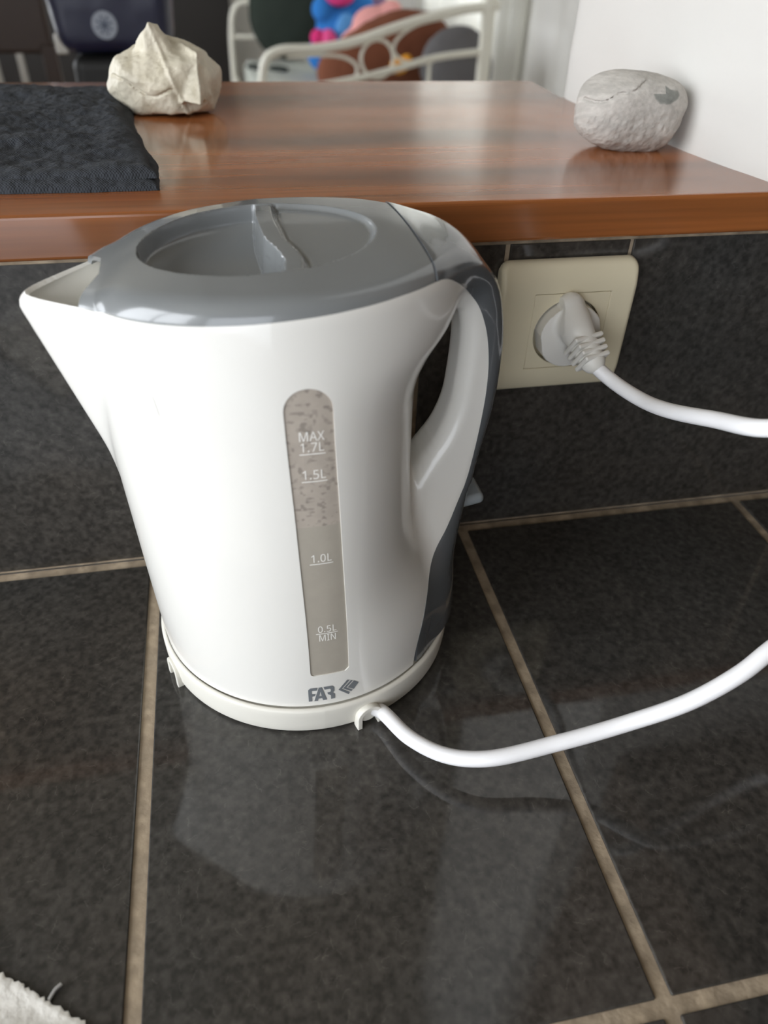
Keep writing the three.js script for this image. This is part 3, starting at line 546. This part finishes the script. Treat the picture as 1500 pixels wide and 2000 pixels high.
{ // sheet of absorbent paper, corner reaching into view on the counter
  const n = 90, P = [], U = [], I = []; const A = [-0.285, 0.2095], B = [-0.190, 0.2755], w = 0.16, dx = B[0] - A[0], dz = B[1] - A[1], L = Math.hypot(dx, dz), nx = -dz / L, nz = dx / L;
  for (let j = 0; j <= n; j++) for (let i = 0; i <= n; i++) {
    const a = i / n, b = j / n, rag = (j === 0 ? 0.0016 * (hash(i, 1, 5) - 0.5) + 0 : 0);
    const x = A[0] + dx * a + nx * (w * b + rag), z = A[1] + dz * a + nz * (w * b + rag);
    const y = 0.0012 + 0.0022 * step(0, 0.12, b) + 0.0010 * Math.sin((a * 3 + b * 9) * 6.28) * step(0, 0.1, b) + 0.0016 * fb3(x * 60, z * 60, 1, 6) * step(0, 0.05, b); P.push(x, Math.max(0.0006, y), z); U.push(x, z);
  }
  for (let j = 0; j < n; j++) for (let i = 0; i < n; i++) { const a = j * (n + 1) + i, b = a + 1, c = a + n + 1, d = c + 1; I.push(a, d, b, a, c, d); }
  const off = P.length / 3; for (let k = 0; k < off; k++) { P.push(P[3 * k], Math.max(0.0002, P[3 * k + 1] - 0.0009), P[3 * k + 2]); U.push(P[3 * k], P[3 * k + 2]); }
  const m = I.length; for (let k = 0; k < m; k += 3) I.push(off + I[k], off + I[k + 2], off + I[k + 1]);
  for (let i = 0; i < n; i++) I.push(i, i + 1, off + i + 1, i, off + i + 1, off + i);
  const g = new THREE.BufferGeometry(); g.setAttribute('position', new THREE.Float32BufferAttribute(P, 3)); g.setAttribute('uv', new THREE.Float32BufferAttribute(U, 2)); g.setIndex(I); g.computeVertexNormals();
  const pp = thing('paper_towel', 'white paper towel with a torn edge lying on the countertop', 'paper towel');
  part('sheet', g, M.paper, pp);
  for (const [x, z, a, l] of [[-0.2322, 0.2430, -0.9, 0.0038]]) part('torn_fibre', tube([[x - 0.001, 0.0012, z + 0.002], [x + 0.3 * l, 0.0016, z + 0.35 * l * a], [x + l * 0.8, 0.0013, z + l * a * 0.8]], 0.0007, 10, 6), M.paper, pp);
}

// ------------------------------------------------------------------ the living room behind the bar
{ // white metal day bed
  const bed = thing('metal_day_bed', 'white metal day bed with curled end rails behind the bar', 'bed', [0, FLOOR, 0]);
  const at = (pts, z) => pts.map(([x, y]) => [x, y - FLOOR, z]);
  const zn = -2.63, zf = -4.5;
  part('end_rail', tube(at([[0.045, FLOOR], [0.045, -0.3], [0.047, -0.127], [0.064, -0.084], [0.106, -0.064], [0.238, -0.057], [0.364, -0.037], [0.490, 0], [0.615, 0.034], [0.742, 0.059], [0.880, 0.075]], zn), 0.0155, 90, 12), M.frame, bed);
  part('cross_rail', tube(at([[0.05, -0.20], [0.199, -0.177], [0.346, -0.154], [0.494, -0.124], [0.661, -0.084], [0.835, -0.064]], zn), 0.0115, 50, 10), M.frame, bed);
  part('ring', new THREE.TorusGeometry(0.0585, 0.0062, 10, 44).translate(0.450, -0.088 - FLOOR, zn), M.frame, bed);
  part('scroll', tube(at([[0.131, -0.084], [0.238, -0.077], [0.337, -0.085], [0.377, -0.111], [0.373, -0.143], [0.346, -0.160]], zn), 0.0058, 40, 8), M.frame, bed);
  part('scroll', tube(at([[0.689, 0.038], [0.580, 0.012], [0.518, -0.030], [0.507, -0.064], [0.539, -0.092], [0.596, -0.101], [0.655, -0.095]], zn), 0.0058, 40, 8), M.frame, bed);
  part('spindle', tube(at([[0.640, -0.09], [0.644, -0.5]], zn), 0.007, 4, 8), M.frame, bed);
  part('post', tube(at([[0.838, FLOOR], [0.838, 0.22]], zn), 0.0185, 4, 14), M.frame, bed);
  part('post', tube(at([[0.905, FLOOR], [0.905, 0.22]], -2.78), 0.014, 4, 14), M.frame, bed);
  part('end_rail', tube(at([[0.0, FLOOR], [0.0, -0.4], [0.006, -0.216], [0.026, -0.123], [0.067, -0.088], [0.115, -0.087], [0.9, -0.06]], zf), 0.0155, 70, 12), M.frame, bed);
  part('cross_rail', tube(at([[0.01, -0.244], [0.85, -0.243]], zf), 0.0125, 8, 10), M.frame, bed);
  part('back_rail', tube([[0.905, 0.10 - FLOOR, -2.78], [0.905, 0.10 - FLOOR, -4.5]], 0.0145, 8, 10), M.frame, bed);
  part('side_rail', tube([[0.045, 0.45, zn], [0.01, 0.45, zf]], 0.018, 8, 10), M.frame, bed);
  const mt = std({ color: '#c9cdc4', roughness: 0.95, bumpMap: plainNoise, bumpScale: 0.004 });
  const ms = solid((x, y, z) => { const q = [Math.abs(x - 0.46) - 0.36, Math.abs(y - 0.455) - 0.06, Math.abs(z + 3.56) - 0.86]; return Math.hypot(...q.map((a) => Math.max(a, 0))) + Math.min(Math.max(...q), 0) - 0.045 - 0.03 * fb3(x * 5, y * 5, z * 5, 41); }, [-0.02, 0.3, -4.52], [0.95, 0.62, -2.6], 0.03);
  solo('mattress', ms, mt, 'pale grey green quilted mattress on the metal day bed', 'mattress', [0, FLOOR, 0]);
}
const blob = (list, k = 0.02, amp = 0.008) => (x, y, z) => { let d = 1; for (const [a, b, c, rx, ry = rx, rz = rx] of list) { const q = Math.hypot((x - a) / rx, (y - b) / ry, (z - c) / rz); d = smin(d, (q - 1) * Math.min(rx, ry, rz), k); } return d - amp * fb3(x * 18, y * 18, z * 18, 61, 3); };
const fur = (c) => std({ color: c, roughness: 0.95 });
const bounds = (l, m = 0.06) => { const lo = [9, 9, 9], hi = [-9, -9, -9]; for (const [a, b, c, rx, ry = rx, rz = rx] of l) [[a, rx], [b, ry], [c, rz]].forEach(([p, r], i) => { lo[i] = Math.min(lo[i], p - r - m); hi[i] = Math.max(hi[i], p + r + m); }); return [lo, hi]; };
const soft = (l, h = 0.014, k, amp) => solid(blob(l, k, amp), ...bounds(l), h);
{ // soft toy, blue with pink trim
  const t = thing('soft_toy', 'bright blue soft toy with pink paws on the day bed', 'soft toy', [0, 0, 0]);
  part('body', soft([[0.50, -0.15, -3.93, 0.105, 0.11, 0.09], [0.47, -0.25, -3.93, 0.12, 0.085, 0.10], [0.43, -0.06, -3.90, 0.055], [0.60, -0.05, -3.98, 0.09, 0.075, 0.07], [0.41, -0.21, -3.88, 0.05]]), fur('#2f7fd0'), t);
  part('muzzle', soft([[0.505, 0.005, -3.88, 0.075, 0.05, 0.06]]), fur('#e8458f'), t, 'bright pink');
  part('paw', soft([[0.392, -0.165, -3.83, 0.036]], 0.01), fur('#e0357f'), t); part('paw', soft([[0.44, -0.178, -3.82, 0.042, 0.05, 0.035]], 0.01), fur('#f05a9c'), t);
  part('belly_patch', soft([[0.535, -0.13, -3.845, 0.055, 0.06, 0.02]], 0.01), fur('#5fa4e6'), t);
}
solo('pink_plush', soft([[0.64, -0.10, -3.70, 0.10, 0.075, 0.06], [0.72, -0.05, -3.70, 0.055, 0.05, 0.05], [0.56, -0.18, -3.70, 0.08, 0.07, 0.06]]), fur('#f2aba8'), 'light pink plush toy leaning behind the curled bed rail', 'plush toy');
solo('brown_cushion', soft([[0.56, -0.17, -3.13, 0.20, 0.12, 0.07], [0.70, -0.09, -3.15, 0.15, 0.10, 0.06], [0.44, -0.225, -3.13, 0.12, 0.08, 0.07]], 0.016, 0.08), fur('#7d4a34'), 'large brown plush cushion behind the bed end rail', 'cushion');
solo('grey_cushion', soft([[0.80, -0.15, -2.93, 0.12, 0.115, 0.06], [0.87, -0.18, -2.93, 0.10, 0.13, 0.06]], 0.016, 0.06), fur('#6c6a6c'), 'dark grey cushion leaning against the bed post', 'cushion');
solo('orange_toy', soft([[0.60, -0.155, -2.95, 0.035, 0.03, 0.03], [0.63, -0.135, -2.94, 0.022]], 0.007), fur('#eaa02c'), 'small orange toy between brown and grey cushions', 'toy');
solo('green_cushion', soft([[0.27, -0.16, -4.36, 0.15, 0.16, 0.07], [0.36, -0.12, -4.36, 0.10, 0.16, 0.06], [0.22, -0.06, -4.37, 0.10, 0.14, 0.06]], 0.02, 0.06), fur('#2c352e'), 'very dark green cushion at the far end of the bed', 'cushion');
solo('lilac_plush', soft([[0.73, -0.13, -4.15, 0.07, 0.19, 0.06], [0.70, 0.02, -4.15, 0.07, 0.05, 0.05]], 0.012), fur('#8d7496'), 'lilac plush toy behind the pink plush', 'plush toy');
for (const [x, z, r, lb] of [[0.085, -4.12, 0.03, 'small dark sock on the pale mattress by its open side'], [0.205, -4.06, 0.045, 'longer dark sock lying further in on the pale mattress']]) solo('dark_sock', soft([[x, -0.328, z, r, 0.013, 0.02], [x + r * 0.7, -0.330, z + 0.02, r * 0.6, 0.012, 0.02]], 0.006, 0.01, 0.003), fur('#3a3f3c'), lb, 'sock', [0, 0, 0], 'socks on the mattress');
{ // sheer curtain along the right wall
  const n = 140, P = [], U = [], I = []; for (let j = 0; j <= 1; j++) for (let i = 0; i <= n; i++) { const z = -3.15 - 1.8 * i / n; P.push(1.15 + 0.03 * Math.sin(i * 0.9) + 0.012 * Math.sin(i * 0.37), j ? 1.5 : FLOOR + 0.03, z); U.push(z, j); }
  for (let i = 0; i < n; i++) I.push(i, n + 1 + i, i + 1, i + 1, n + 1 + i, n + 2 + i);
  const g = new THREE.BufferGeometry(); g.setAttribute('position', new THREE.Float32BufferAttribute(P, 3)); g.setAttribute('uv', new THREE.Float32BufferAttribute(U, 2)); g.setIndex(I); g.computeVertexNormals();
  const c = thing('white_curtain', 'white pleated curtain hanging beside the day bed', 'curtain');
  part('fabric', g, phys({ color: '#f0efe8', roughness: 0.95, side: THREE.DoubleSide, transmission: 0.3 }), c);
  part('curtain_rod', tube([[1.13, 1.51, -3.3], [1.13, 1.51, -5.0]], 0.012, 4, 10), M.metal, c);
}
{ // dark wardrobe
  const w = thing('dark_wardrobe', 'tall dark charcoal wardrobe with plain doors at the far wall', 'wardrobe', [0, FLOOR, 0]);
  part('carcass', box(-1.9, 0.02, 0, 2.1, -5.29, -4.86), M.dark, w);
  for (const [a, b] of [[-1.88, -1.38], [-1.37, -0.87], [-0.86, -0.375], [-0.355, 0.015]]) part('door', rbox(a, b, 0.05, 2.08, -4.86, -4.838, 0.003, 2), std({ color: '#201d1b', roughness: 0.5 }), w);
}
{ // navy bag on a black stool
  const st = thing('black_stool', 'black upholstered stool under the navy bag', 'stool', [-0.295, FLOOR, -1.27]);
  part('seat', rbox(-0.075, 0.085, 0.80, 1.012, -0.07, 0.07, 0.02, 4), std({ color: '#131313', roughness: 0.6 }), st);
  for (const [a, b] of [[-1, -1], [1, -1], [1, 1], [-1, 1]]) part('leg', tube([[a * 0.06, 0.81, b * 0.055], [a * 0.11, 0, b * 0.10]], 0.012, 4, 8), M.dark, st);
  const bg = thing('navy_bag', 'shiny navy blue bag with a round white emblem on a stool', 'bag', [-0.290, 0.1135, -1.27]);
  part('body', solid((x, y, z) => { const w = 0.066 + 0.10 * Math.max(0, y), q = [Math.abs(x) - w, Math.abs(y - 0.17) - 0.14, Math.abs(z) - 0.055]; return (Math.hypot(...q.map((a) => Math.max(a, 0))) + Math.min(Math.max(...q), 0) - 0.028) - 0.006 * fb3(x * 14, y * 14, z * 14, 71, 3); }, [-0.17, -0.02, -0.11], [0.17, 0.36, 0.11], 0.008), phys({ color: '#0d1230', roughness: 0.34, clearcoat: 0.5, clearcoatRoughness: 0.2 }), bg);
  const em = part('emblem', new THREE.CylinderGeometry(0.0205, 0.0205, 0.002, 40).rotateX(Math.PI / 2).translate(-0.012, 0.047, 0.0845), std({ color: '#8d929c', roughness: 0.6 }), bg, 'round pale emblem with crossed strokes');
  for (let k = 0; k < 4; k++) { const g = new THREE.BoxGeometry(0.030, 0.0022, 0.001); g.rotateZ(k * Math.PI / 4 + 0.3); part('emblem_stroke', g.translate(-0.012, 0.047, 0.0860), std({ color: '#4c5364', roughness: 0.6 }), em); }
  part('buckle', rbox(-0.100, -0.080, -0.018 + 0.02, 0.012 + 0.02, 0.02, 0.07, 0.003, 2), M.metal, bg, 'silver buckle');
}
{ // dark brown chair
  const c = thing('brown_wooden_chair', 'dark brown wooden chair in the shade behind the bar', 'chair', [-0.60, FLOOR, -1.85]);
  const m = std({ color: '#34241b', roughness: 0.5 });
  part('backrest', rbox(-0.20, 0.10, 0.93, 1.10, -0.02, 0.012, 0.01, 3), m, c); part('seat', rbox(-0.22, 0.12, 0.62, 0.66, -0.36, 0.02, 0.01, 3), m, c);
  for (const [x, z] of [[-0.19, 0], [0.09, 0], [-0.19, -0.33], [0.09, -0.33]]) part('leg', rbox(x - 0.017, x + 0.017, 0, z === 0 ? 0.95 : 0.62, z - 0.017, z + 0.017, 0.004, 2), m, c);
  for (const x of [-0.10, -0.04, 0.02]) part('back_spindle', rbox(x - 0.008, x + 0.008, 0.65, 0.94, -0.008, 0.006, 0.003, 2), M.metal, c);
}
{ // brown kitchen cupboard on the wall to the right, mirrored in the counter
  const c = thing('wall_cupboard', 'brown wooden wall cupboard above the right end of the counter', 'cupboard', [0.515, 0.33, 0.0]);
  const m = std({ color: '#5d4735', roughness: 0.55 });
  part('carcass', rbox(-0.32, 0.32, 0, 0.8, 0.0, 0.28, 0.003, 2), m, c);
  for (const x of [-0.16, 0.16]) { const d = part('door', rbox(x - 0.155, x + 0.155, 0.005, 0.795, 0.281, 0.299, 0.003, 2), m, c); part('handle', rbox(x - Math.sign(x) * 0.13 - 0.006, x - Math.sign(x) * 0.13 + 0.006, 0.05, 0.17, 0.30, 0.318, 0.003, 2), M.metal, d); }
}
// windows: frames in the openings of the left wall (the daylight comes through them)
function windowFrame(name, x, y0, y1, z0, z1) {
  const g = structGroup(name), m = std({ color: '#f0eee8', roughness: 0.5 });
  for (const [a, b, c, d] of [[y0, y0 + 0.05, z0, z1], [y1 - 0.05, y1, z0, z1], [y0, y1, z0, z0 + 0.05], [y0, y1, z1 - 0.05, z1], [y0, y1, (z0 + z1) / 2 - 0.03, (z0 + z1) / 2 + 0.03]]) part('window_frame', box(x - 0.02, x + 0.03, a, b, c, d), m, g);
}
windowFrame('window_1', -1.62, 0.10, 1.34, -0.08, 1.48);
windowFrame('window_3', 1.24, -0.12, 1.22, -4.82, -3.38);
windowFrame('window_2', -2.02, -0.18, 1.28, -3.94, -2.06);

renderer.render(scene, camera);
